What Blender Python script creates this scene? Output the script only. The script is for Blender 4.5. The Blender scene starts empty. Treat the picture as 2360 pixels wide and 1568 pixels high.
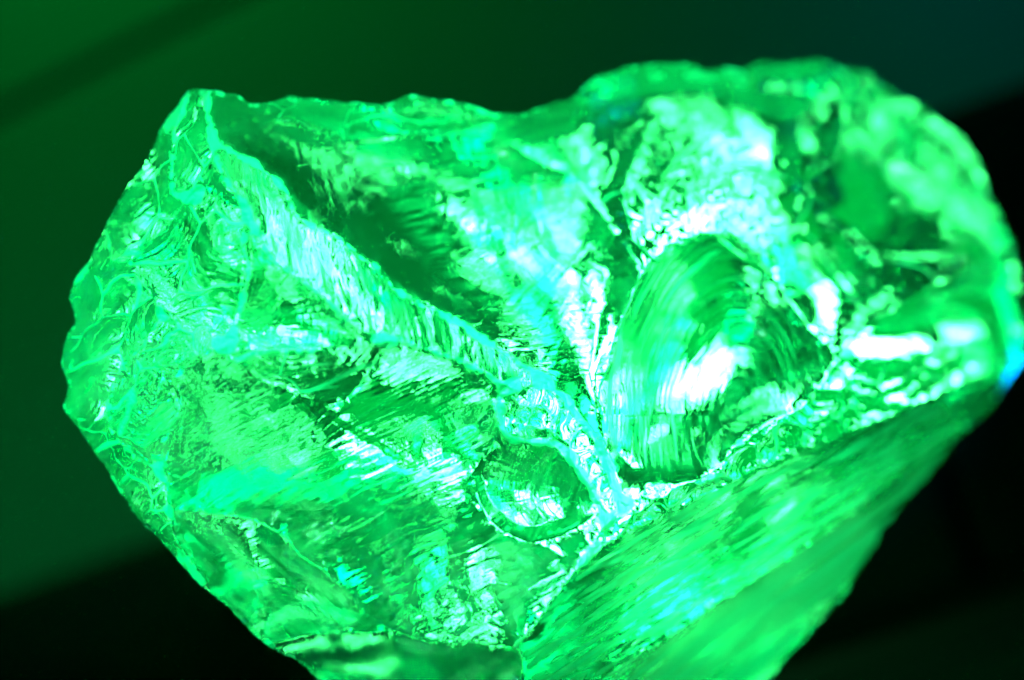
import bpy, math, random
import numpy as np
from mathutils import Matrix, Vector

# ------------------------------------------------------------------ camera, light, exposure
sc = bpy.context.scene
ROLL = math.radians(19.5)            # the camera is held at an angle to the table
CM = 0.01
DIST = 50.0                          # cm, camera to focus plane
FRAME = 12.0                         # cm, frame width at the focus plane
PX = FRAME / 2360.0                  # cm per drawing unit
RV = Vector((math.cos(ROLL), 0, -math.sin(ROLL)))
UV = Vector((math.sin(ROLL), 0, math.cos(ROLL)))
FV = Vector((0, 1, 0))

def P(x, y, h=0.0):
    """drawing position (x right, y down) at h cm in front of the focus plane -> world"""
    s = (DIST - h) / DIST
    return (RV * ((x - 1180) * PX * s) + UV * ((784 - y) * PX * s) - FV * h) * CM

cam = bpy.data.cameras.new("camera"); co = bpy.data.objects.new("camera", cam)
sc.collection.objects.link(co); sc.camera = co
cam.sensor_width = 36; cam.lens = 36 * DIST / FRAME
cam.clip_start = 0.01; cam.clip_end = 20
co.matrix_world = Matrix((
    (RV.x, UV.x, -FV.x, 0), (RV.y, UV.y, -FV.y, -DIST * CM),
    (RV.z, UV.z, -FV.z, 0), (0, 0, 0, 1)))
cam.dof.use_dof = True
cam.dof.focus_distance = (DIST - 1.3) * CM
cam.dof.aperture_fstop = 8.5

w = bpy.data.worlds.new("World"); sc.world = w; w.use_nodes = True
w.node_tree.nodes["Background"].inputs[0].default_value = (0.0, 0.010, 0.004, 1)
w.node_tree.nodes["Background"].inputs[1].default_value = 1.0

sc.view_settings.view_transform = 'Standard'; sc.view_settings.look = 'None'
sc.view_settings.exposure = 0; sc.view_settings.gamma = 1
try:
    cy = sc.cycles
    cy.max_bounces = 16; cy.transmission_bounces = 14; cy.glossy_bounces = 6
    cy.diffuse_bounces = 2; cy.transparent_max_bounces = 8
    cy.caustics_refractive = True; cy.caustics_reflective = False
    cy.blur_glossy = 0.3; cy.sample_clamp_indirect = 30
    cy.use_denoising = True
    cy.denoiser = 'OPENIMAGEDENOISE'; cy.denoising_input_passes = 'RGB_ALBEDO_NORMAL'
except Exception as e:
    print(e)

def area(name, pos, aim, sx, sy, power, col, spread=180):
    l = bpy.data.lights.new(name, 'AREA'); l.shape = 'ELLIPSE'
    l.size = sx * CM; l.size_y = sy * CM; l.energy = power; l.color = col
    l.spread = math.radians(spread)
    o = bpy.data.objects.new(name, l); sc.collection.objects.link(o)
    o.location = pos
    o.rotation_euler = (Vector(aim) - Vector(pos)).to_track_quat('-Z', 'Y').to_euler()
    return o
GREEN = (0.0, 1.0, 0.12); MINT = (0.010, 1.0, 0.20); BLUE = (0.0, 0.12, 1.0)
FRONT = (0.0, 1.0, .22); WHITISH = (0.09, 1.0, 0.27)
# unseen fill lights added behind and beside the lump to shape its glow
area("fill_behind_low",    P(1520, 1200, -9), P(1520, 1200, 0), 1.5, 1.5, 0.066, WHITISH)
area("fill_behind_middle", P(1220, 1000, -9), P(1220, 1000, 0), 1.0, 1.0, 0.0055, MINT)
area("fill_behind_left",   P(850, 1050, -9), P(850, 1050, 0), .7, .7, 0.008, WHITISH)
area("fill_behind_wide",   P(1250, 800, -10.5), P(1200, 760, 0), 6.0, 4.0, 0.0028, GREEN)  # wide dim green light added to lift the dark zones
area("fill_side_right",    P(4038, -500, -7), P(1180, 850, 0), 1.6, 1.6, 0.010, WHITISH, 60)  # out-of-frame light added for sparkle at the lower left
area("fill_behind_core",   P(1180, 700, -9), P(1180, 700, 0), .5, .5, 0.0018, WHITISH)
area("fill_behind_top",    P(980, 420, -8), P(980, 420, 0), .5, .5, 0.0028, WHITISH)
area("fill_behind_lobe",   P(1900, 600, -9), P(1900, 600, 0), .5, .5, 0.0020, WHITISH)
area("fill_behind_foot",   P(1000, 1230, -8.5), P(1000, 1230, 0), 1.3, 1.3, 0.006, MINT)
area("fill_behind_spark",  P(830, 1330, -8), P(830, 1330, 0), .7, .7, 0.0038, WHITISH)
# fill lights added in front, out of frame, for base level and glints
area("fill_front_right", P(3300, 650, 10), P(1900, 1200, -1), 2, 2, 0.008, FRONT, 50)
area("fill_front_top",  P(2830, -1488, 9), P(1180, 850, 0), 5, 5, 0.12, FRONT, 60)
area("fill_front_left", P(-2120, 850, 9), P(1180, 850, 0), 5, 5, 0.07, FRONT, 60)
area("fill_glint",      P(1000, -2600, 14), P(900, 850, 0), 0.8, 0.8, 0.012, (.15, 1.0, .5), 60)

# ------------------------------------------------------------------ materials
def newmat(name):
    m = bpy.data.materials.new(name); m.use_nodes = True
    nt = m.node_tree; nt.nodes.clear()
    out = nt.nodes.new('ShaderNodeOutputMaterial')
    return m, nt, out
def simple(name, col, rough, noise=0.25, scale=8, spec=0.1):
    m, nt, out = newmat(name)
    b = nt.nodes.new('ShaderNodeBsdfPrincipled'); nt.links.new(b.outputs[0], out.inputs[0])
    b.inputs['Roughness'].default_value = rough; b.inputs['Specular IOR Level'].default_value = spec
    tc = nt.nodes.new('ShaderNodeTexCoord'); n = nt.nodes.new('ShaderNodeTexNoise')
    n.inputs['Scale'].default_value = scale; nt.links.new(tc.outputs['Object'], n.inputs['Vector'])
    r = nt.nodes.new('ShaderNodeValToRGB'); nt.links.new(n.outputs[0], r.inputs[0])
    r.color_ramp.elements[0].color = tuple(c * (1 - noise) for c in col) + (1,)
    r.color_ramp.elements[1].color = tuple(min(1, c * (1 + noise)) for c in col) + (1,)
    nt.links.new(r.outputs[0], b.inputs['Base Color'])
    return m

def glass_material():
    m, nt, out = newmat("green_glass")
    N = nt.nodes.new; L = nt.links.new
    g = N('ShaderNodeBsdfPrincipled')
    g.inputs['Base Color'].default_value = (0.55, 1.0, 0.80, 1)
    g.inputs['Transmission Weight'].default_value = 1.0
    g.inputs['IOR'].default_value = 1.46
    att = N('ShaderNodeAttribute'); att.attribute_name = 'frost'
    tc = N('ShaderNodeTexCoord')
    n1 = N('ShaderNodeTexNoise'); n1.inputs['Scale'].default_value = 2600; n1.inputs['Detail'].default_value = 3
    L(tc.outputs['Object'], n1.inputs['Vector'])
    mr = N('ShaderNodeMapRange'); L(att.outputs['Fac'], mr.inputs[0])
    mr.inputs[3].default_value = 0.02; mr.inputs[4].default_value = 0.45
    L(mr.outputs[0], g.inputs['Roughness'])
    bump = N('ShaderNodeBump'); bump.inputs['Strength'].default_value = 0.25; bump.inputs['Distance'].default_value = 0.0001
    L(n1.outputs[0], bump.inputs['Height'])
    L(bump.outputs[0], g.inputs['Normal'])
    d = N('ShaderNodeBsdfDiffuse')
    # crushed edges are whiter than merely matt faces
    ramp = N('ShaderNodeValToRGB'); L(att.outputs['Fac'], ramp.inputs[0])
    ramp.color_ramp.elements[0].position = .55; ramp.color_ramp.elements[0].color = (.04, .50, .30, 1)
    ramp.color_ramp.elements[1].position = .95; ramp.color_ramp.elements[1].color = (.30, 1.0, .92, 1)
    L(bump.outputs[0], d.inputs['Normal'])
    t = N('ShaderNodeBsdfTranslucent'); L(ramp.outputs[0], d.inputs['Color']); L(ramp.outputs[0], t.inputs['Color'])
    md = N('ShaderNodeMixShader'); md.inputs[0].default_value = 0.25
    L(d.outputs[0], md.inputs[1]); L(t.outputs[0], md.inputs[2])
    mf = N('ShaderNodeMapRange'); L(att.outputs['Fac'], mf.inputs[0])
    mf.inputs[3].default_value = 0.07; mf.inputs[4].default_value = 0.85
    mx = N('ShaderNodeMixShader'); L(mf.outputs[0], mx.inputs[0])
    L(g.outputs[0], mx.inputs[1]); L(md.outputs[0], mx.inputs[2])
    L(mx.outputs[0], out.inputs[0])
    return m

# ------------------------------------------------------------------ number helpers
rng = np.random.default_rng(7)
TAB = rng.random((512, 512)).astype(np.float32) * 2 - 1
def vn(u, v, seed=0):
    u = u + seed * 17.37; v = v + seed * 9.71
    iu = np.floor(u).astype(np.int64); iv = np.floor(v).astype(np.int64)
    fu = (u - iu).astype(np.float32); fv = (v - iv).astype(np.float32)
    fu = fu * fu * fu * (fu * (fu * 6 - 15) + 10); fv = fv * fv * fv * (fv * (fv * 6 - 15) + 10)
    a = TAB[iu & 511, iv & 511]; b = TAB[(iu + 1) & 511, iv & 511]
    c = TAB[iu & 511, (iv + 1) & 511]; d = TAB[(iu + 1) & 511, (iv + 1) & 511]
    return (a * (1 - fu) + b * fu) * (1 - fv) + (c * (1 - fu) + d * fu) * fv
def fbm(u, v, o=4, seed=0):
    s = 0; a = 1.0
    for k in range(o):
        s = s + a * vn(u, v, seed + k); u = u * 2.03 + 5.1; v = v * 2.03 + 3.3; a *= 0.5
    return s / 1.9
def smooth(a, n):
    for _ in range(n):
        p = np.pad(a, 1, mode='edge')
        a = (p[1:-1, 1:-1] * 4 + 2 * (p[:-2, 1:-1] + p[2:, 1:-1] + p[1:-1, :-2] + p[1:-1, 2:])
             + p[:-2, :-2] + p[2:, :-2] + p[:-2, 2:] + p[2:, 2:]) / 16
    return a
def inpoly(X, Y, poly):
    p = np.array(poly, float); ins = np.zeros(X.shape, bool)
    x0, y0 = p[:, 0], p[:, 1]; x1, y1 = np.roll(x0, -1), np.roll(y0, -1)
    bx = (X >= x0.min()) & (X <= x0.max()) & (Y >= y0.min()) & (Y <= y0.max())
    xs = X[bx]; ys = Y[bx]; r = np.zeros(xs.shape, bool)
    for a, b, c, d in zip(x0, y0, x1, y1):
        if b == d: continue
        r ^= ((b > ys) != (d > ys)) & (xs < (c - a) * (ys - b) / (d - b) + a)
    ins[bx] = r
    return ins
def spline(pts, step=3.0, closed=False):
    """Catmull-Rom through the points (any number of columns)"""
    p = np.array(pts, float); n = len(p); out = []
    rngi = range(n) if closed else range(n - 1)
    for i in rngi:
        if closed: a, b, c, d = p[(i - 1) % n], p[i], p[(i + 1) % n], p[(i + 2) % n]
        else: a, b, c, d = p[max(i - 1, 0)], p[i], p[i + 1], p[min(i + 2, n - 1)]
        m = max(1, int(np.hypot(*(c - b)[:2]) / step)); t = (np.arange(m) / m)[:, None]
        out.append(0.5 * (2 * b + (c - a) * t + (2 * a - 5 * b + 4 * c - d) * t ** 2 + (3 * b - a - 3 * c + d) * t ** 3))
    if not closed: out.append(p[-1:])
    return np.concatenate(out)

# ------------------------------------------------------------------ the lump's outline and ridges (drawing units; h in cm)
OUT = [(430,213),(470,208),(520,212),(553,221),(575,235),(620,238),(660,226),(700,224),(760,232),(830,238),(900,238),(950,222),
 (1000,226),(1060,236),(1120,252),(1150,264),(1210,266),(1240,250),(1300,235),(1330,215),(1360,185),(1420,165),(1480,150),
 (1560,146),(1590,148),(1630,160),(1680,155),(1710,160),(1750,142),(1800,146),(1870,140),(1910,142),(1950,160),(2000,168),
 (2022,190),(2060,215),(2120,245),(2180,290),(2222,330),(2260,390),(2275,440),(2300,490),(2330,560),(2348,640),(2354,720),
 (2368,790),(2362,830),(2335,860),(2300,915),(2262,960),(2205,1010),(2150,1080),(2085,1155),(2040,1210),(2000,1280),
 (1942,1370),(1880,1442),(1765,1568),(1690,1660),(1600,1730),(1450,1765),(1250,1750),(1000,1710),(850,1640),
 (740,1568),(700,1535),(640,1500),(600,1475),(550,1430),(510,1385),(460,1350),(410,1290),(360,1240),(300,1170),(250,1090),
 (210,1030),(180,985),(155,955),(147,935),(158,890),(143,850),(147,805),(160,765),(172,738),(162,690),(175,648),(203,606),
 (240,530),(290,440),(330,380),(370,300),(400,255)]

def base(x, y):
    """depth of the outline: the lump recedes to the right"""
    x = np.asarray(x, float); y = np.asarray(y, float)
    return np.interp(x, [140, 500, 1000, 1400, 1800, 2360], [0.3, 0.4, -0.2, -1.5, -3.0, -4.6]) \
        + np.interp(y, [200, 900, 1500, 1770], [-0.3, 0.0, 0.3, -0.2])
# each ridge: list of (x, y, h)
RID = {
 'main_up': [(480,212,.9),(485,300,1.3),(530,345,1.5),(600,385,1.6),(660,440,1.7),(690,500,1.8),(740,530,1.8),(800,560,1.8),(850,610,1.9),(910,660,1.9),(970,700,1.8),(1060,745,1.7),(1120,790,1.6),(1200,840,1.5),(1260,875,1.3)],
 'main_low': [(485,300,1.3),(500,380,1.7),(570,480,2.0),(600,560,2.2),(640,610,2.3),(700,650,2.3),(760,700,2.4),(830,760,2.4),(900,785,2.3),(980,808,2.2),(1060,835,2.0),(1130,870,1.8),(1200,900,1.6),(1260,875,1.3)],
 'left_vert': [(570,480,2.0),(560,560,2.1),(575,620,2.2),(555,700,2.1),(540,780,2.1)],
 'arc_a': [(465,430,1.7),(470,490,1.8),(500,580,2.0),(540,620,2.1),(575,620,2.2)],
 'arc_b': [(300,610,1.2),(340,670,1.5),(370,715,1.6),(430,755,1.8),(500,770,2.0),(540,780,2.1)],
 'arc_c': [(300,610,1.2),(330,560,1.3),(400,520,1.5),(465,430,1.7)],
 'left_edge': [(430,215,.7),(400,330,1.2),(400,450,1.5),(465,430,1.7)],
 'left_edge2': [(300,610,1.2),(240,600,.9),(180,650,.5)],
 'band_low': [(540,780,2.1),(500,800,2.1),(600,806,2.2),(720,806,2.3),(800,798,2.35),(900,785,2.3)],
 'shelf': [(500,800,2.1),(560,840,2.1),(600,880,2.0),(700,915,1.9),(770,930,1.8),(830,890,1.9),(870,820,2.1),(900,785,2.3)],
 'left_in': [(370,715,1.6),(340,790,1.5),(280,850,1.4),(250,920,1.3),(260,1000,1.4),(350,1080,1.6),(380,1110,1.7),(385,1180,1.7)],
 'left_in2': [(500,800,2.1),(420,830,1.9),(380,870,1.8),(420,950,1.8),(370,1060,1.7),(380,1110,1.7)],
 'low_left': [(385,1180,1.7),(410,1250,1.5),(450,1310,1.3),(480,1350,1.0)],
 'cup_left': [(385,1180,1.7),(470,1180,1.8),(560,1195,1.9),(640,1225,2.0),(700,1285,2.0),(770,1335,2.1),(830,1400,2.1),(900,1455,2.0)],
 'cup_low': [(620,1485,1.0),(700,1465,1.6),(760,1460,1.8),(830,1460,2.0),(900,1455,2.0)],
 'foot': [(900,1455,2.0),(1000,1478,2.0),(1100,1482,2.0),(1190,1490,1.9),(1200,1560,1.5),(1190,1700,.6)],
 'keel': [(1190,1490,1.9),(1240,1430,2.1),(1340,1300,2.0),(1450,1220,1.7),(1600,1150,1.2),(1700,1100,.8),(1850,1030,.2),(2000,980,-.6),(2150,915,-1.6),(2250,870,-2.6),(2335,850,-4.0)],
 'keel_up': [(1340,1300,2.0),(1400,1210,1.9),(1440,1180,1.8),(1500,1120,1.6),(1640,1100,1.2),(1700,1020,.9),(1850,930,.3),(1940,825,-.4),(2050,830,-1.0),(2200,790,-2.4),(2350,770,-4.3)],
 'knot': [(1200,870,1.5),(1160,900,1.6),(1155,960,1.6),(1180,1010,1.6),(1290,1025,1.6),(1330,1080,1.7),(1390,1180,1.8),(1400,1210,1.9)],
 'knot2': [(1260,875,1.3),(1320,940,1.4),(1370,1010,1.5),(1400,1080,1.5),(1440,1180,1.8)],
 'ring': [(1180,1010,1.6),(1130,1040,1.5),(1090,1095,1.5),(1110,1170,1.6),(1160,1225,1.7),(1225,1248,1.8),(1290,1235,1.85),(1350,1205,1.85),(1390,1180,1.8)],
 'ring_in': [(1112,1095,1.25),(1132,1155,1.3),(1175,1198,1.35),(1225,1214,1.4),(1285,1200,1.45),(1335,1172,1.6)],
 'bowl': [(1440,1180,1.8),(1390,1000,1.3),(1378,920,1.1),(1400,840,.9),(1430,740,.6),(1480,630,.3),(1550,565,.0),(1640,535,-.3),(1720,565,-.6),(1790,650,-.7),(1860,750,-.6),(1940,825,-.4)],
 'bowl_in': [(1390,1000,1.3),(1440,1060,1.2),(1500,1120,1.6)],
 'upper_cup': [(1160,268,-1.0),(1165,320,-.8),(1230,370,-.7),(1340,405,-.8),(1400,370,-1.1),(1415,300,-1.4),(1370,240,-1.7),(1330,218,-1.8)],
 'right_cup': [(1690,165,-2.9),(1680,260,-2.2),(1720,330,-2.0),(1780,375,-2.0),(1850,390,-2.2),(1920,370,-2.4),(1945,300,-2.8),(1930,220,-3.3),(1950,160,-3.6)],
 'right_tri': [(1920,370,-2.4),(1850,440,-1.9),(1800,520,-1.5),(1790,650,-.7)],
 'right_tri2': [(1850,440,-1.9),(1930,480,-2.2),(2015,595,-2.3)],
 'right_rib': [(1940,825,-.4),(1990,760,-1.0),(2080,700,-1.6),(2200,635,-2.5),(2335,560,-4.3)],
 'right_up': [(2050,250,-3.6),(2060,330,-3.0),(2040,400,-2.7),(2160,520,-2.8),(2240,590,-3.1)],
 'keel_low': [(2230,985,-3.8),(2050,1110,-2.1),(1880,1245,-1.1),(1700,1360,-.3),(1500,1490,.3),(1380,1580,.4),(1300,1750,-.2)],
}
# shallow scoops and swells: polygon, sag in cm (positive = hollow)
SAG = [
 ([(485,213),(700,224),(1150,264),(1340,405),(1480,630),(1400,840),(1260,875),(1060,745),(740,530),(600,385),(485,300)], 1.0),
 ([(1480,630),(1640,535),(1790,650),(1940,825),(1700,1020),(1640,1100),(1500,1120),(1390,1000),(1400,840)], .9),
 ([(1180,1010),(1290,1025),(1390,1180),(1225,1248),(1110,1170),(1090,1095)], 0.32),
 ([(500,800),(900,785),(1160,900),(1110,1170),(1225,1248),(1340,1300),(1190,1490),(900,1455),(700,1285),(385,1180),(380,870)], 0.25),
 ([(385,1180),(560,1195),(700,1285),(830,1400),(760,1460),(620,1485),(450,1310)], 0.55),
 ([(1720,330),(1850,390),(1920,370),(1930,220),(1750,150),(1680,260)], 0.35),
 ([(1165,320),(1340,405),(1415,300),(1330,218),(1160,268)], 0.25),
 ([(465,430),(570,480),(575,620),(540,780),(430,755),(300,610),(400,520)], 0.30),
 ([(540,780),(575,620),(700,650),(900,785),(720,806)], 0.22),
 ([(485,300),(600,385),(850,610),(1060,745),(1260,875),(1130,870),(900,785),(700,650),(600,560),(500,380)], 0.10),
 ([(1940,825),(2080,700),(2335,560),(2350,770),(2200,790)], 0.35),
 ([(1790,650),(1850,440),(2015,595),(2240,590),(2080,700),(1940,825)], 0.6),
 ([(1340,405),(1415,300),(1680,260),(1720,330),(1850,440),(1790,650),(1640,535),(1480,630)], -0.25),
 ([(1190,1490),(1340,1300),(1700,1100),(2150,915),(2230,985),(1880,1245),(1500,1490),(1300,1750)], 0.15),
 ([(1500,1490),(1880,1245),(2230,985),(2000,1280),(1690,1660),(1300,1750)], 0.2),
]
STEP = 2.4
X0, Y0, X1, Y1 = 120.0, 120.0, 2400.0, 1800.0
outline = spline(OUT, 2.0, True)
# a chipped, uneven rim
dv = np.roll(outline, -3, 0) - np.roll(outline, 3, 0)
nv = np.stack([dv[:, 1], -dv[:, 0]], 1) / (np.hypot(dv[:, 0], dv[:, 1])[:, None] + 1e-6)
tt = np.arange(len(outline)) * 2.0
outline = outline + nv * ((vn(tt / 31, tt * 0, 3) * 3.5 + vn(tt / 11, tt * 0, 5) * 1.6)[:, None])
outline_h = base(outline[:, 0], outline[:, 1])

ridge_pts = {}
for i, (k, r) in enumerate(RID.items()):
    q = spline(r, 1.2)
    t = np.arange(len(q)) * 1.2
    amp = 4.0
    q[:, 0] += amp * vn(t / 37, t * 0, 20 + i) + 1.6 * vn(t / 9, t * 0, 60 + i)
    q[:, 1] += amp * vn(t / 37, t * 0, 120 + i) + 1.6 * vn(t / 9, t * 0, 160 + i)
    q[:, 2] += 0.03 * vn(t / 25, t * 0, 220 + i)
    ridge_pts[k] = q

def solve(src_of, fixed_of, levels=(16, 8, 4, 2, 1), its=(400, 300, 220, 160, 120)):
    f = None
    for lv, it in zip(levels, its):
        st = STEP * lv
        nx = int((X1 - X0) / st) + 1; ny = int((Y1 - Y0) / st) + 1
        gx = X0 + np.arange(nx) * st; gy = Y0 + np.arange(ny) * st
        X, Y = np.meshgrid(gx, gy)
        fix, val = fixed_of(X, Y, st)
        S = src_of(X, Y) * (st * st)
        if f is None: f = val.copy()
        else:
            fy = np.clip((gy - pgy[0]) / (pgy[1] - pgy[0]), 0, len(pgy) - 1.001); fx = np.clip((gx - pgx[0]) / (pgx[1] - pgx[0]), 0, len(pgx) - 1.001)
            iy = fy.astype(int); ix = fx.astype(int); ty = (fy - iy)[:, None]; tx = (fx - ix)[None]
            f = (f[np.ix_(iy, ix)] * (1 - tx) + f[np.ix_(iy, ix + 1)] * tx) * (1 - ty) + (f[np.ix_(iy + 1, ix)] * (1 - tx) + f[np.ix_(iy + 1, ix + 1)] * tx) * ty
        f[fix] = val[fix]
        free = ~fix; free[0] = free[-1] = False; free[:, 0] = free[:, -1] = False
        J, I = np.indices(f.shape)
        wm = [(free & ((I + J) % 2 == c)).astype(np.float32) * 1.75 for c in (0, 1)]
        f = f.astype(np.float32); S = S.astype(np.float32)
        for k in range(it):
            for m in wm:
                r = np.zeros_like(f)
                r[1:-1, 1:-1] = (f[:-2, 1:-1] + f[2:, 1:-1] + f[1:-1, :-2] + f[1:-1, 2:] - S[1:-1, 1:-1]) * 0.25 - f[1:-1, 1:-1]
                f += r * m
        pgx, pgy = gx, gy
    return X, Y, f

def paint(fix, val, q, h, st):
    ix = np.rint((q[:, 0] - X0) / st).astype(int); iy = np.rint((q[:, 1] - Y0) / st).astype(int)
    ok = (ix >= 0) & (iy >= 0) & (ix < fix.shape[1]) & (iy < fix.shape[0])
    fix[iy[ok], ix[ok]] = True; val[iy[ok], ix[ok]] = h[ok]
def fixed_front(X, Y, st):
    ins = inpoly(X, Y, outline)
    fix = ~ins; val = base(X, Y)
    for q in ridge_pts.values():
        paint(fix, val, q, q[:, 2], st)
    paint(fix, val, outline, outline_h, st)
    val[~ins] = base(X, Y)[~ins]
    return fix, val
def src_front(X, Y):
    S = np.zeros(X.shape)
    for poly, sag in SAG:
        p = np.array(poly, float)
        A = 0.5 * abs(np.dot(p[:, 0], np.roll(p[:, 1], -1)) - np.dot(p[:, 1], np.roll(p[:, 0], -1)))
        S[inpoly(X, Y, poly)] = sag * 12.0 / A
    return S
X, Y, F = solve(src_front, fixed_front)
inside = inpoly(X, Y, outline)
_, _, U = solve(lambda X, Y: -np.ones(X.shape) * 1e-5,
                lambda X, Y, st: (~inpoly(X, Y, outline), np.zeros(X.shape)), its=(300, 200, 100, 50, 20))
U = np.clip(U, 0, None); U /= U.max()

# distance-like field to ridges, for chipped edges and frosting
rl = np.zeros(X.shape, np.float32)
heavy = {'main_up': 1, 'main_low': 1.0, 'knot': 1.2, 'knot2': 1.3, 'keel_up': .8, 'left_vert': 1.0, 'left_edge': 1.1, 'arc_c': .9, 'keel': .7,
         'left_in': .9, 'left_in2': .6, 'ring': .35, 'cup_left': .6, 'band_low': .8, 'keel_low': .1, 'ring_in': .1, 'bowl': .2, 'upper_cup': .3, 'right_tri2': .3, 'arc_b': .7, 'low_left': .9, 'foot': .5}
for k, q in ridge_pts.items():
    ix = np.rint((q[:, 0] - X0) / STEP).astype(int); iy = np.rint((q[:, 1] - Y0) / STEP).astype(int)
    np.maximum.at(rl, (iy.clip(0, rl.shape[0] - 1), ix.clip(0, rl.shape[1] - 1)), heavy.get(k, .45))
ix = np.rint((outline[:, 0] - X0) / STEP).astype(int); iy = np.rint((outline[:, 1] - Y0) / STEP).astype(int)
np.maximum.at(rl, (iy, ix), .95)
near = smooth(rl, 14); near = near / near.max()
wide = smooth(rl, 120); wide = wide / wide.max()
rim = (U < 0.02).astype(np.float32)
rim = smooth(rim, 40)

# ------------------------------------------------------------------ relief on the fracture faces
D = np.zeros(X.shape)
def soft(poly, n=10):
    return smooth(inpoly(X, Y, poly).astype(np.float32), n)
def ripples(poly, cx, cy, lam, amp, hack=0.5, warp=0.25, ecc=1.0, rot=0.0, seed=0, n=10, hk=34, arcs=False):
    """conchoidal ripples round a point of impact with fine radial hackle"""
    m = soft(poly, n)
    c, s = math.cos(rot), math.sin(rot)
    dx = (X - cx) * c + (Y - cy) * s; dy = (-(X - cx) * s + (Y - cy) * c) * ecc
    r = np.hypot(dx, dy); th = np.arctan2(dy, dx)
    r2 = r + warp * lam * 6 * vn(X / 190, Y / 190, seed) + lam * 0.5 * vn(X / 60, Y / 60, seed + 1)
    if arcs:
        p = r2 / lam + 1.2 * vn(r2 / (lam * 5), th * 1.2, seed + 2)
        w = 0.35 + 0.65 * vn(r2 / (lam * 3), th * 1.6, seed + 4)
        g = np.sin(p * 2 * math.pi) * w + .7 * vn(r2 / (lam * .3), th * 3, seed + 9)
    else:
        g = vn(r2 / (lam * .55), th * 4, seed + 2) + .6 * vn(r2 / (lam * .27), th * 7, seed + 4) + .2 * vn(r2 / (lam * .17), th * 9, seed + 7)
    h = vn(th * hk, r / 90, seed + 5) + 0.6 * vn(th * hk * 2.3, r / 50, seed + 6)
    return m * amp * (g + hack * h)
def streaks(poly, ang, lam, length, amp, seed=0, n=10):
    m = soft(poly, n); a = math.radians(ang)
    u = X * math.cos(a) - Y * math.sin(a); v = X * math.sin(a) + Y * math.cos(a)
    v = v + 12 * vn(X / 140, Y / 140, seed)
    return m * amp * (vn(u / length, v / lam, seed + 1) + 0.6 * vn(u / (length * .5), v / (lam * .45), seed + 2)
                      + 0.35 * vn(u / (length * .3), v / (lam * .22), seed + 3))
POLY_BIG = SAG[0][0]; POLY_BOWL = SAG[1][0]; POLY_RING = SAG[2][0]; POLY_FRONT = SAG[3][0]; POLY_CUP = SAG[4][0]
POLY_RC = SAG[5][0]; POLY_UC = SAG[6][0]; POLY_L = SAG[7][0]; POLY_L2 = SAG[8][0]; POLY_BAND = SAG[9][0]
POLY_RB = SAG[10][0]; POLY_RT = SAG[11][0]; POLY_TOP = SAG[12][0]; POLY_K1 = SAG[13][0]; POLY_K2 = SAG[14][0]
POLY_TL = [(430,213),(485,300),(500,380),(465,430),(400,520),(300,610),(175,650),(240,530)]
POLY_LL = [(175,650),(300,610),(370,715),(340,790),(250,920),(260,1000),(380,1110),(385,1180),(480,1350),(250,1090),(147,935)]
POLY_LM = [(370,715),(540,780),(500,800),(380,870),(420,950),(370,1060),(260,1000),(250,920),(340,790)]
POLY_SHELF = [(500,800),(600,806),(900,785),(830,890),(770,930),(600,880)]
D += ripples(POLY_BIG, 1500, 380, 30, .0036, .8, seed=11)
D += streaks([(1000,700),(1400,700),(1400,900),(1240,870)], 3, 9, 90, .006, 12)
D += ripples(POLY_BOWL, 1700, 960, 12, .0055, .10, ecc=.62, rot=.08, warp=.2, seed=21, arcs=True)
# the few strong steps that sweep round the top of the big hollow
_m = soft([(1385,1000),(1365,860),(1390,730),(1450,600),(1540,520),(1650,495),(1760,530),(1850,660),(1925,800),(1840,900),(1700,1010),(1600,1080),(1480,1080)], 14)
_r = np.hypot(X - 1700, (Y - 960) * .62) + 5 * vn(X / 110, Y / 110, 611)
for _k, (_r0, _a, _w) in enumerate([(150, .014, 9), (172, .008, 5), (205, .020, 8), (226, .012, 6), (243, .018, 7), (262, .014, 6), (122, .008, 6)]):
    _t = (_r - _r0 - 6 * vn(X / 160, Y / 160, 620 + _k)) / _w
    D += _m * _a * (1 / (1 + np.exp(-np.clip(_t, -20, 20))) + .6 * np.exp(-_t * _t)) * (.55 + .45 * vn(np.arctan2(Y - 960, X - 1700) * 2, _r0 + 0 * X, 630 + _k))
D += ripples(POLY_RING, 1330, 1130, 8, .0030, .9, seed=31, hk=20)
D += ripples(POLY_CUP, 640, 1480, 11, .0055, .3, seed=41)
D += ripples(POLY_RC, 1830, 180, 18, .006, .5, seed=51)
D += ripples(POLY_UC, 1200, 330, 12, .0045, .3, seed=61)
D += ripples(POLY_L, 420, 560, 20, .0020, .8, seed=71)
D += ripples(POLY_L2, 560, 760, 16, .0030, 1.0, seed=81, hk=22)
D += ripples(POLY_SHELF, 700, 700, 11, .0060, .4, seed=91)
D += ripples(POLY_TL, 520, 180, 30, .006, .9, seed=95, hk=14)
D += ripples(POLY_LL, 120, 700, 24, .007, .9, seed=97, hk=14)
D += ripples(POLY_LM, 420, 760, 14, .008, .8, seed=99, hk=14)
D += streaks(POLY_BAND, 112, 8, 60, .0018, 101) * (1 + .8 * vn(X / 60, Y / 60, 141)) + streaks(POLY_BAND, 98, 24, 110, .009, 143) + streaks(POLY_BAND, 75, 14, 70, .0025, 145) * (1 + vn(X / 80, Y / 80, 147))
D += streaks(POLY_FRONT, 28, 8, 130, .0026, 103)
D += streaks(POLY_RB, -58, 8, 90, .0045, 105)
D += streaks(POLY_RT, 30, 22, 160, .009, 107)
D += streaks(POLY_K1, 33, 12, 70, .009, 109)
D += streaks(POLY_K2, 36, 18, 220, .007, 111)
D += ripples(POLY_TOP, 1640, 560, 30, .008, .8, seed=113, hk=12)
EDGE = np.zeros(X.shape)
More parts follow.
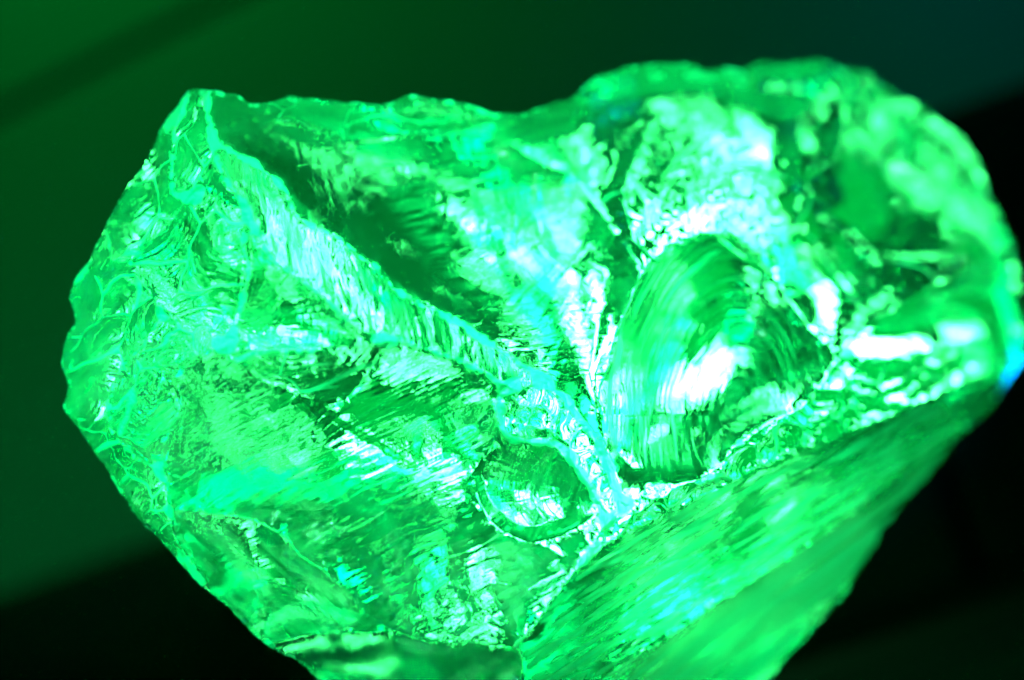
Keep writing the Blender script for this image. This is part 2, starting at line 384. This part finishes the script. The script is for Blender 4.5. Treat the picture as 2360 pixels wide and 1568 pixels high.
def scars(poly, size, depth, ang=0, ecc=1.0, seed=0, n=8, warp=.5, rip=.10, edge=.11):
    """overlapping flake scars: small hollows that meet in sharp little ridges, each with its own ripples"""
    m = soft(poly, n); a = math.radians(ang)
    wx = X + warp * size * fbm(X / size / 1.5, Y / size / 1.5, 3, seed + 50); wy = Y + warp * size * fbm(X / size / 1.5, Y / size / 1.5, 3, seed + 70)
    u = (wx * math.cos(a) - wy * math.sin(a)) / (size * ecc); v = (wx * math.sin(a) + wy * math.cos(a)) / size
    iu = np.floor(u).astype(int); iv = np.floor(v).astype(int); best = np.full(X.shape, 9.0); bd = np.zeros(X.shape); sec = np.full(X.shape, 9.0)
    for du in (-1, 0, 1):
        for dv_ in (-1, 0, 1):
            r1 = TAB[(iu + du + seed) & 511, (iv + dv_) & 511]; r2 = TAB[(iu + du) & 511, (iv + dv_ + seed + 99) & 511]
            r3 = TAB[(iu + du + 37) & 511, (iv + dv_ + seed + 9) & 511]
            pu = iu + du + .5 + .45 * r1; pv = iv + dv_ + .5 + .45 * r2
            # the ripples start at a point off the middle of the hollow
            d2 = (u - pu) ** 2 + (v - pv) ** 2 + .35 * r3
            rr = np.hypot(u - pu - .6 * r2, v - pv - .6 * r1)
            sec = np.minimum(sec, np.maximum(d2, best)); bd = np.where(d2 < best, rr, bd); best = np.minimum(best, d2)
    np.maximum(EDGE, m * np.clip(1.15 - (sec - best) / edge - .5 * np.abs(vn(u * 2, v * 2, seed + 31)), 0, 1), out=EDGE) if edge else None
    return m * depth * (best - .3 + rip * (vn(bd * 14, u * 1.5, seed) + .6 * vn(bd * 30, v * 1.5, seed + 4)))
D += scars(POLY_TL, 74, .17, 60, 2.2, 501)
D += scars(POLY_LL, 78, .20, 50, 1.8, 503)
D += scars(POLY_LM, 80, .14, 30, 1.8, 505)
D += scars(POLY_L, 110, .10, 60, 1.5, 507)
D += scars(POLY_SHELF, 110, .045, 10, 2.5, 509)
D += scars([(1200,870),(1260,875),(1320,940),(1400,1080),(1440,1180),(1390,1180),(1290,1025),(1180,1010),(1155,960)], 44, .09, 70, 1.5, 511)
D += scars([(1340,1300),(1400,1210),(1500,1120),(1640,1100),(1940,825),(2200,790),(2350,770),(2335,850),(2150,915),(1700,1100),(1450,1220)], 46, .09, 30, 1.6, 513)
D += scars([(480,212),(700,224),(950,222),(1150,264),(1100,300),(800,330),(560,260)], 90, .10, 5, 2.2, 515, edge=.05)
D += scars(POLY_TOP, 110, .18, 60, 1.3, 517, edge=.04)
D += scars(POLY_RT, 150, .16, -35, 1.8, 519, edge=.04)
D += scars([(1950,160),(2060,215),(2260,390),(2348,640),(2240,590),(2040,400),(1930,220)], 110, .16, -50, 1.6, 521, edge=.04)
D += scars([(380,1110),(700,1285),(560,1195),(900,1455),(1190,1490),(1340,1300),(1110,1170),(500,800)], 190, .05, 28, 2.2, 523, rip=.05, edge=0)
D += scars([(147,935),(250,1090),(480,1350),(740,1568),(640,1485),(450,1310),(385,1180),(260,1000)], 44, .10, -50, 1.8, 525)
# broad unevenness, chipping next to the ridges, small pits
D += .05 * fbm(X / 90, Y / 90, 3, 201) * (0.4 + wide)
chip = np.abs(fbm(X / 24, Y / 24, 3, 203))
D += near * (.08 * chip - .045) + near * .008 * vn(X / 8, Y / 8, 207)
D += (0.25 + near) * .0010 * vn(X / 5, Y / 5, 209)
D *= np.clip(U * 40, 0, 1)
F2 = smooth(F, 1) + D
F2 = np.where(inside, F2, F)

# back: rounded body with facets and deep uneven pits
T = 4.6 * np.sqrt(U + 1e-9)
seeds = np.random.default_rng(5)
fac = np.full(X.shape, 9.0)
for k in range(26):
    cx = seeds.uniform(200, 2300); cy = seeds.uniform(200, 1700); a = seeds.uniform(0, 6.28); sl = seeds.uniform(.0012, .0032)
    rr = np.hypot(X - cx, Y - cy)
    fac = np.minimum(fac, 0.15 * seeds.random() + ((rr / 330.0) ** 2) * 0.8 + 0 * a * sl)
def cells(size, ang, ecc, seed):
    a = math.radians(ang)
    wx = X + 14 * vn(X / 50, Y / 50, seed); wy = Y + 14 * vn(X / 50, Y / 50, seed + 3)
    u = (wx * math.cos(a) - wy * math.sin(a)) / (size * ecc); v = (wx * math.sin(a) + wy * math.cos(a)) / size
    iu = np.floor(u).astype(int); iv = np.floor(v).astype(int); best = np.full(X.shape, 9.0)
    for du in (-1, 0, 1):
        for dv_ in (-1, 0, 1):
            pu = iu + du + .5 + .45 * TAB[(iu + du + seed) & 511, (iv + dv_) & 511]
            pv = iv + dv_ + .5 + .45 * TAB[(iu + du) & 511, (iv + dv_ + seed + 99) & 511]
            best = np.minimum(best, (u - pu) ** 2 + (v - pv) ** 2)
    return best
patch = np.clip(.75 + .9 * vn(X / 170, Y / 150, 331), .35, 1.3) + .7 * soft([(560,230),(1150,264),(1400,405),(1480,630),(1400,840),(1200,850),(900,600)], 60)
dimple = patch * (.030 * cells(30, 20, 1.3, 701) + .020 * cells(16, -30, 1.2, 703)) + .03 * cells(75, 40, 1.8, 705)
dimple = smooth(dimple, 1)
T = T - (0.9 - np.clip(fac, 0, .9)) * np.clip(U * 5, 0, 1) * 0.9
T += np.clip(U * 12, 0, 1) * (.045 * fbm(X / 95, Y / 70, 2, 301) + dimple)
T = np.clip(T, 0.02 + 0 * T, None) * np.clip(U * 60, 0, 1)
BK = np.minimum(base(X, Y) - T, F2 - 0.15 * np.clip(U * 60, 0, 1) - 0.01)

# ------------------------------------------------------------------ mesh
cell = inside[:-1, :-1] & inside[1:, :-1] & inside[:-1, 1:] & inside[1:, 1:]
cy_, cx_ = np.nonzero(cell)
NX = X.shape[1]
quad = np.stack([cy_ * NX + cx_, (cy_ + 1) * NX + cx_, (cy_ + 1) * NX + cx_ + 1, cy_ * NX + cx_ + 1], 1)
cnt = np.zeros(X.size, int); np.add.at(cnt, quad.ravel(), 1)
used = np.nonzero(cnt)[0]; rimv = used[cnt[used] < 4]; inner = used[cnt[used] == 4]
XF = X.ravel().copy(); YF = Y.ravel().copy(); HF = F2.ravel().copy(); HB = BK.ravel().copy()
for s in range(0, len(rimv), 500):
    b = rimv[s:s + 500]
    dd = (XF[b][:, None] - outline[None, :, 0]) ** 2 + (YF[b][:, None] - outline[None, :, 1]) ** 2
    j = dd.argmin(1); XF[b] = outline[j, 0]; YF[b] = outline[j, 1]; HF[b] = outline_h[j]
HB[rimv] = HF[rimv]
fid = -np.ones(X.size, int); fid[used] = np.arange(len(used))
bid = fid.copy(); bid[inner] = len(used) + np.arange(len(inner))
vx = np.concatenate([XF[used], XF[inner]]); vy = np.concatenate([YF[used], YF[inner]]); vh = np.concatenate([HF[used], HB[inner]])
s_ = (DIST - vh) / DIST
cxm = (vx - 1180) * PX * s_ * CM; cym = (784 - vy) * PX * s_ * CM
co3 = np.stack([RV.x * cxm + UV.x * cym, -vh * CM, RV.z * cxm + UV.z * cym], 1)
faces = np.concatenate([fid[quad], bid[quad][:, ::-1]])
me = bpy.data.meshes.new("glass_lump")
me.vertices.add(len(co3)); me.vertices.foreach_set("co", co3.astype(np.float32).ravel())
me.loops.add(faces.size); me.loops.foreach_set("vertex_index", faces.astype(np.int32).ravel())
me.polygons.add(len(faces)); me.polygons.foreach_set("loop_start", (np.arange(len(faces)) * 4).astype(np.int32))
me.polygons.foreach_set("use_smooth", np.ones(len(faces), bool))
me.update(calc_edges=True); me.validate()
frost = np.clip((smooth(rl, 60) * 6.6 + 0.34 * fbm(X / 26, Y / 26, 4, 401) - .42) / .22, 0, 1)
frost = np.maximum(frost, np.clip((near * 1.6 + .3 * fbm(X / 12, Y / 12, 3, 403) - .55) / .3, 0, 1))
frost = np.maximum(frost, np.clip(wide * 1.1 - .35, 0, .35) * (0.6 + 0.6 * fbm(X / 60, Y / 60, 3, 405)))
def satin(poly, f, n=25, ang=0, lam=14, length=160, seed=0, var=.25):
    """matt fracture faces: duller in streaks"""
    global frost
    a = math.radians(ang); u = X * math.cos(a) - Y * math.sin(a); v = X * math.sin(a) + Y * math.cos(a)
    frost = np.maximum(frost, soft(poly, n) * np.clip(f + var * (vn(u / length, v / lam, seed) + .6 * vn(u / length * 2.3, v / lam * 2.1, seed + 1)), 0, 1))
satin(POLY_K1, .62, 26, 33, 10, 90, 801, .50)
satin(POLY_K2, .76, 8, 36, 12, 260, 803, .30)
_th = np.arctan2(Y - 960, X - 1700)
_b2 = soft([(1490,600),(1560,545),(1640,535),(1730,570),(1800,650),(1930,820),(1800,900),(1700,1000),(1640,1080),(1480,1090)], 12)
frost = np.maximum(frost, _b2 * np.clip(.05 + .5 * (vn(_r / 6, _th * 2, 835) + .6 * vn(_r / 3.0, _th * 4, 837)), 0, .8))
_b = soft([(1440,1080),(1385,1000),(1380,860),(1420,720),(1490,600),(1580,545),(1680,545),(1640,640),(1570,760),(1560,900),(1600,1080)], 40)
frost = np.maximum(frost, _b * np.clip(.42 + .35 * (vn(_r / 7, _th * 3, 831) + .7 * vn(_r / 3.3, _th * 5, 833)), 0, 1))
satin([(1090,1095),(1110,1170),(1160,1225),(1225,1248),(1290,1235),(1345,1205),(1335,1172),(1285,1200),(1225,1214),(1175,1198),(1132,1155),(1112,1095)], .42, 2, 30, 9, 30, 807, .5)
satin([(700,224),(950,222),(1150,264),(1200,330),(1100,330),(800,280)], .35, 20, 0, 14, 60, 807, .3)
satin(POLY_BAND, .36, 8, 106, 7, 80, 829, .3)
satin(POLY_RING, .36, 5, 70, 6, 50, 843, .2)
satin(POLY_SHELF, .38, 6, 8, 7, 110, 815, .35)
satin(POLY_L, .22, 12, -60, 9, 90, 817, .3)
satin(POLY_L2, .20, 12, 5, 8, 90, 819, .3)
satin(POLY_LM, .32, 12, 40, 9, 70, 821, .3)
satin(POLY_FRONT, .04, 12, 28, 7, 130, 823, .22)
satin([(850,240),(1150,264),(1340,405),(1480,630),(1400,840),(1280,850),(1000,600),(870,420)], .20, 60, 12, 9, 40, 825, .25)
satin([(1300,235),(1360,185),(1480,150),(1560,146),(1680,155),(1750,142),(1910,142),(2020,190),(2180,290),(2260,390),(2330,560),(2348,640),(2290,600),(2200,400),(2050,260),(1900,200),(1700,205),(1500,200),(1380,240)], .42, 14, 0, 20, 40, 841, .3)
satin(POLY_TL, .40, 20, 60, 30, 60, 809, .22)
satin(POLY_LL, .38, 20, 50, 30, 60, 811, .22)
satin([(380,1110),(470,1180),(700,1285),(900,1455),(620,1485),(450,1310)], .2, 20, -40, 9, 80, 813, .3)
frost = np.maximum(frost, np.clip(EDGE * 1.1, 0, .95))
fr = frost.ravel()
fa = me.attributes.new("frost", 'FLOAT', 'POINT')
fa.data.foreach_set("value", np.clip(np.concatenate([fr[used], np.zeros(len(inner))]), 0, 1).astype(np.float32))
me.materials.append(glass_material())
lump = bpy.data.objects.new("glass_lump", me); sc.collection.objects.link(lump)
lump['label'] = "large rough lump of glowing green glass with chipped ridges and rippled hollows"
lump['category'] = "glass lump"

# a few dark specks of grit caught on the surface
gritm = simple("dark_grit", (.01, .02, .01), .7)
import bmesh
for gx_, gy_, gl, ga in ((485, 385, 7, 80), (551, 648, 10, 70), (306, 1134, 8, 75), (1158, 1388, 5, 20)):
    bm = bmesh.new(); bmesh.ops.create_icosphere(bm, subdivisions=2, radius=1)
    j = int((gy_ - Y0) / STEP); i = int((gx_ - X0) / STEP); hh = F2[j, i]; ca, sa = math.cos(math.radians(ga)), math.sin(math.radians(ga))
    for v in bm.verts:
        k = 1 + .25 * math.sin(v.co.x * 5 + gx_) * math.cos(v.co.y * 4)
        a_, b_, c_ = v.co.x * gl * k, v.co.y * gl * .4 * k, v.co.z * .02
        v.co = P(gx_ + a_ * ca + b_ * sa, gy_ - a_ * sa + b_ * ca, hh + c_)
    gm = bpy.data.meshes.new("grit_speck"); bm.to_mesh(gm); bm.free(); gm.materials.append(gritm)
    go = bpy.data.objects.new("grit_speck", gm); sc.collection.objects.link(go); go.parent = lump
# ------------------------------------------------------------------ surroundings
def boxmesh(name, x0, x1, y0, y1, z0, z1, mat, bev=0.0015):
    import bmesh
    bm = bmesh.new(); bmesh.ops.create_cube(bm, size=1)
    for v in bm.verts:
        v.co = Vector(((x0 + x1) / 2 + v.co.x * (x1 - x0), (y0 + y1) / 2 + v.co.y * (y1 - y0), (z0 + z1) / 2 + v.co.z * (z1 - z0))) * CM
    bmesh.ops.bevel(bm, geom=bm.edges[:], offset=bev, segments=3, affect='EDGES')
    m = bpy.data.meshes.new(name); bm.to_mesh(m); bm.free(); m.materials.append(mat)
    o = bpy.data.objects.new(name, m); sc.collection.objects.link(o); return o
zmin = co3[:, 2].min() / CM
wallm = simple("backdrop_paint", (.06, .06, .06), .8)
darkm = simple("dark_plastic", (.005, .006, .006), .6, spec=.03)
tablem = simple("table_black", (.004, .004, .004), .9, spec=0.0)
tb = boxmesh("table", -60, 60, -70, 40, zmin - 3, zmin, tablem); tb['kind'] = 'structure'
# backdrop of two boards with a narrow open joint running across the upper left
SEAM = math.radians(7.0); sp = P(270, 132, -17) / CM
for nm, z0, z1 in (("wall", -60, -0.035), ("wall", 0.035, 45)):
    wl = boxmesh(nm, -60, 60, 0, 2, z0, z1, wallm)
    wl.location = sp * CM; wl.rotation_euler = (0, -SEAM, 0); wl['kind'] = 'structure'
b1 = boxmesh("low_box", -25, 5.2, 12, 16, zmin, -1.05, darkm)
b1['label'] = "low black box out of focus behind the lower left of the lump"; b1['category'] = "box"
b2 = boxmesh("tall_box", 5.4, 9.2, 12, 16, zmin, 1.05, darkm)
b2['label'] = "taller black box out of focus behind the right end of the lump"; b2['category'] = "box"
area("fill_wall_green", P(-200, -1300, -9), P(200, 150, -17), 3, 3, 0.22, (0.0, 1.0, .10))  # unseen light added for the green gradient on the backdrop
area("fill_wall_blue", P(2700, -900, -9), P(2150, 0, -17), 3, 3, 0.006, (0.0, .28, 1.0), 90)  # unseen light added to tint the backdrop's right side blue
area("fill_rim_blue", P(2420, 845, -3.4), P(2340, 838, -4.4), .25, .25, 0.003, (0.0, .22, 1.0), 45)  # added just outside the frame to make the rim's blue glint
print("verts", len(co3), "faces", len(faces), "zmin", zmin)
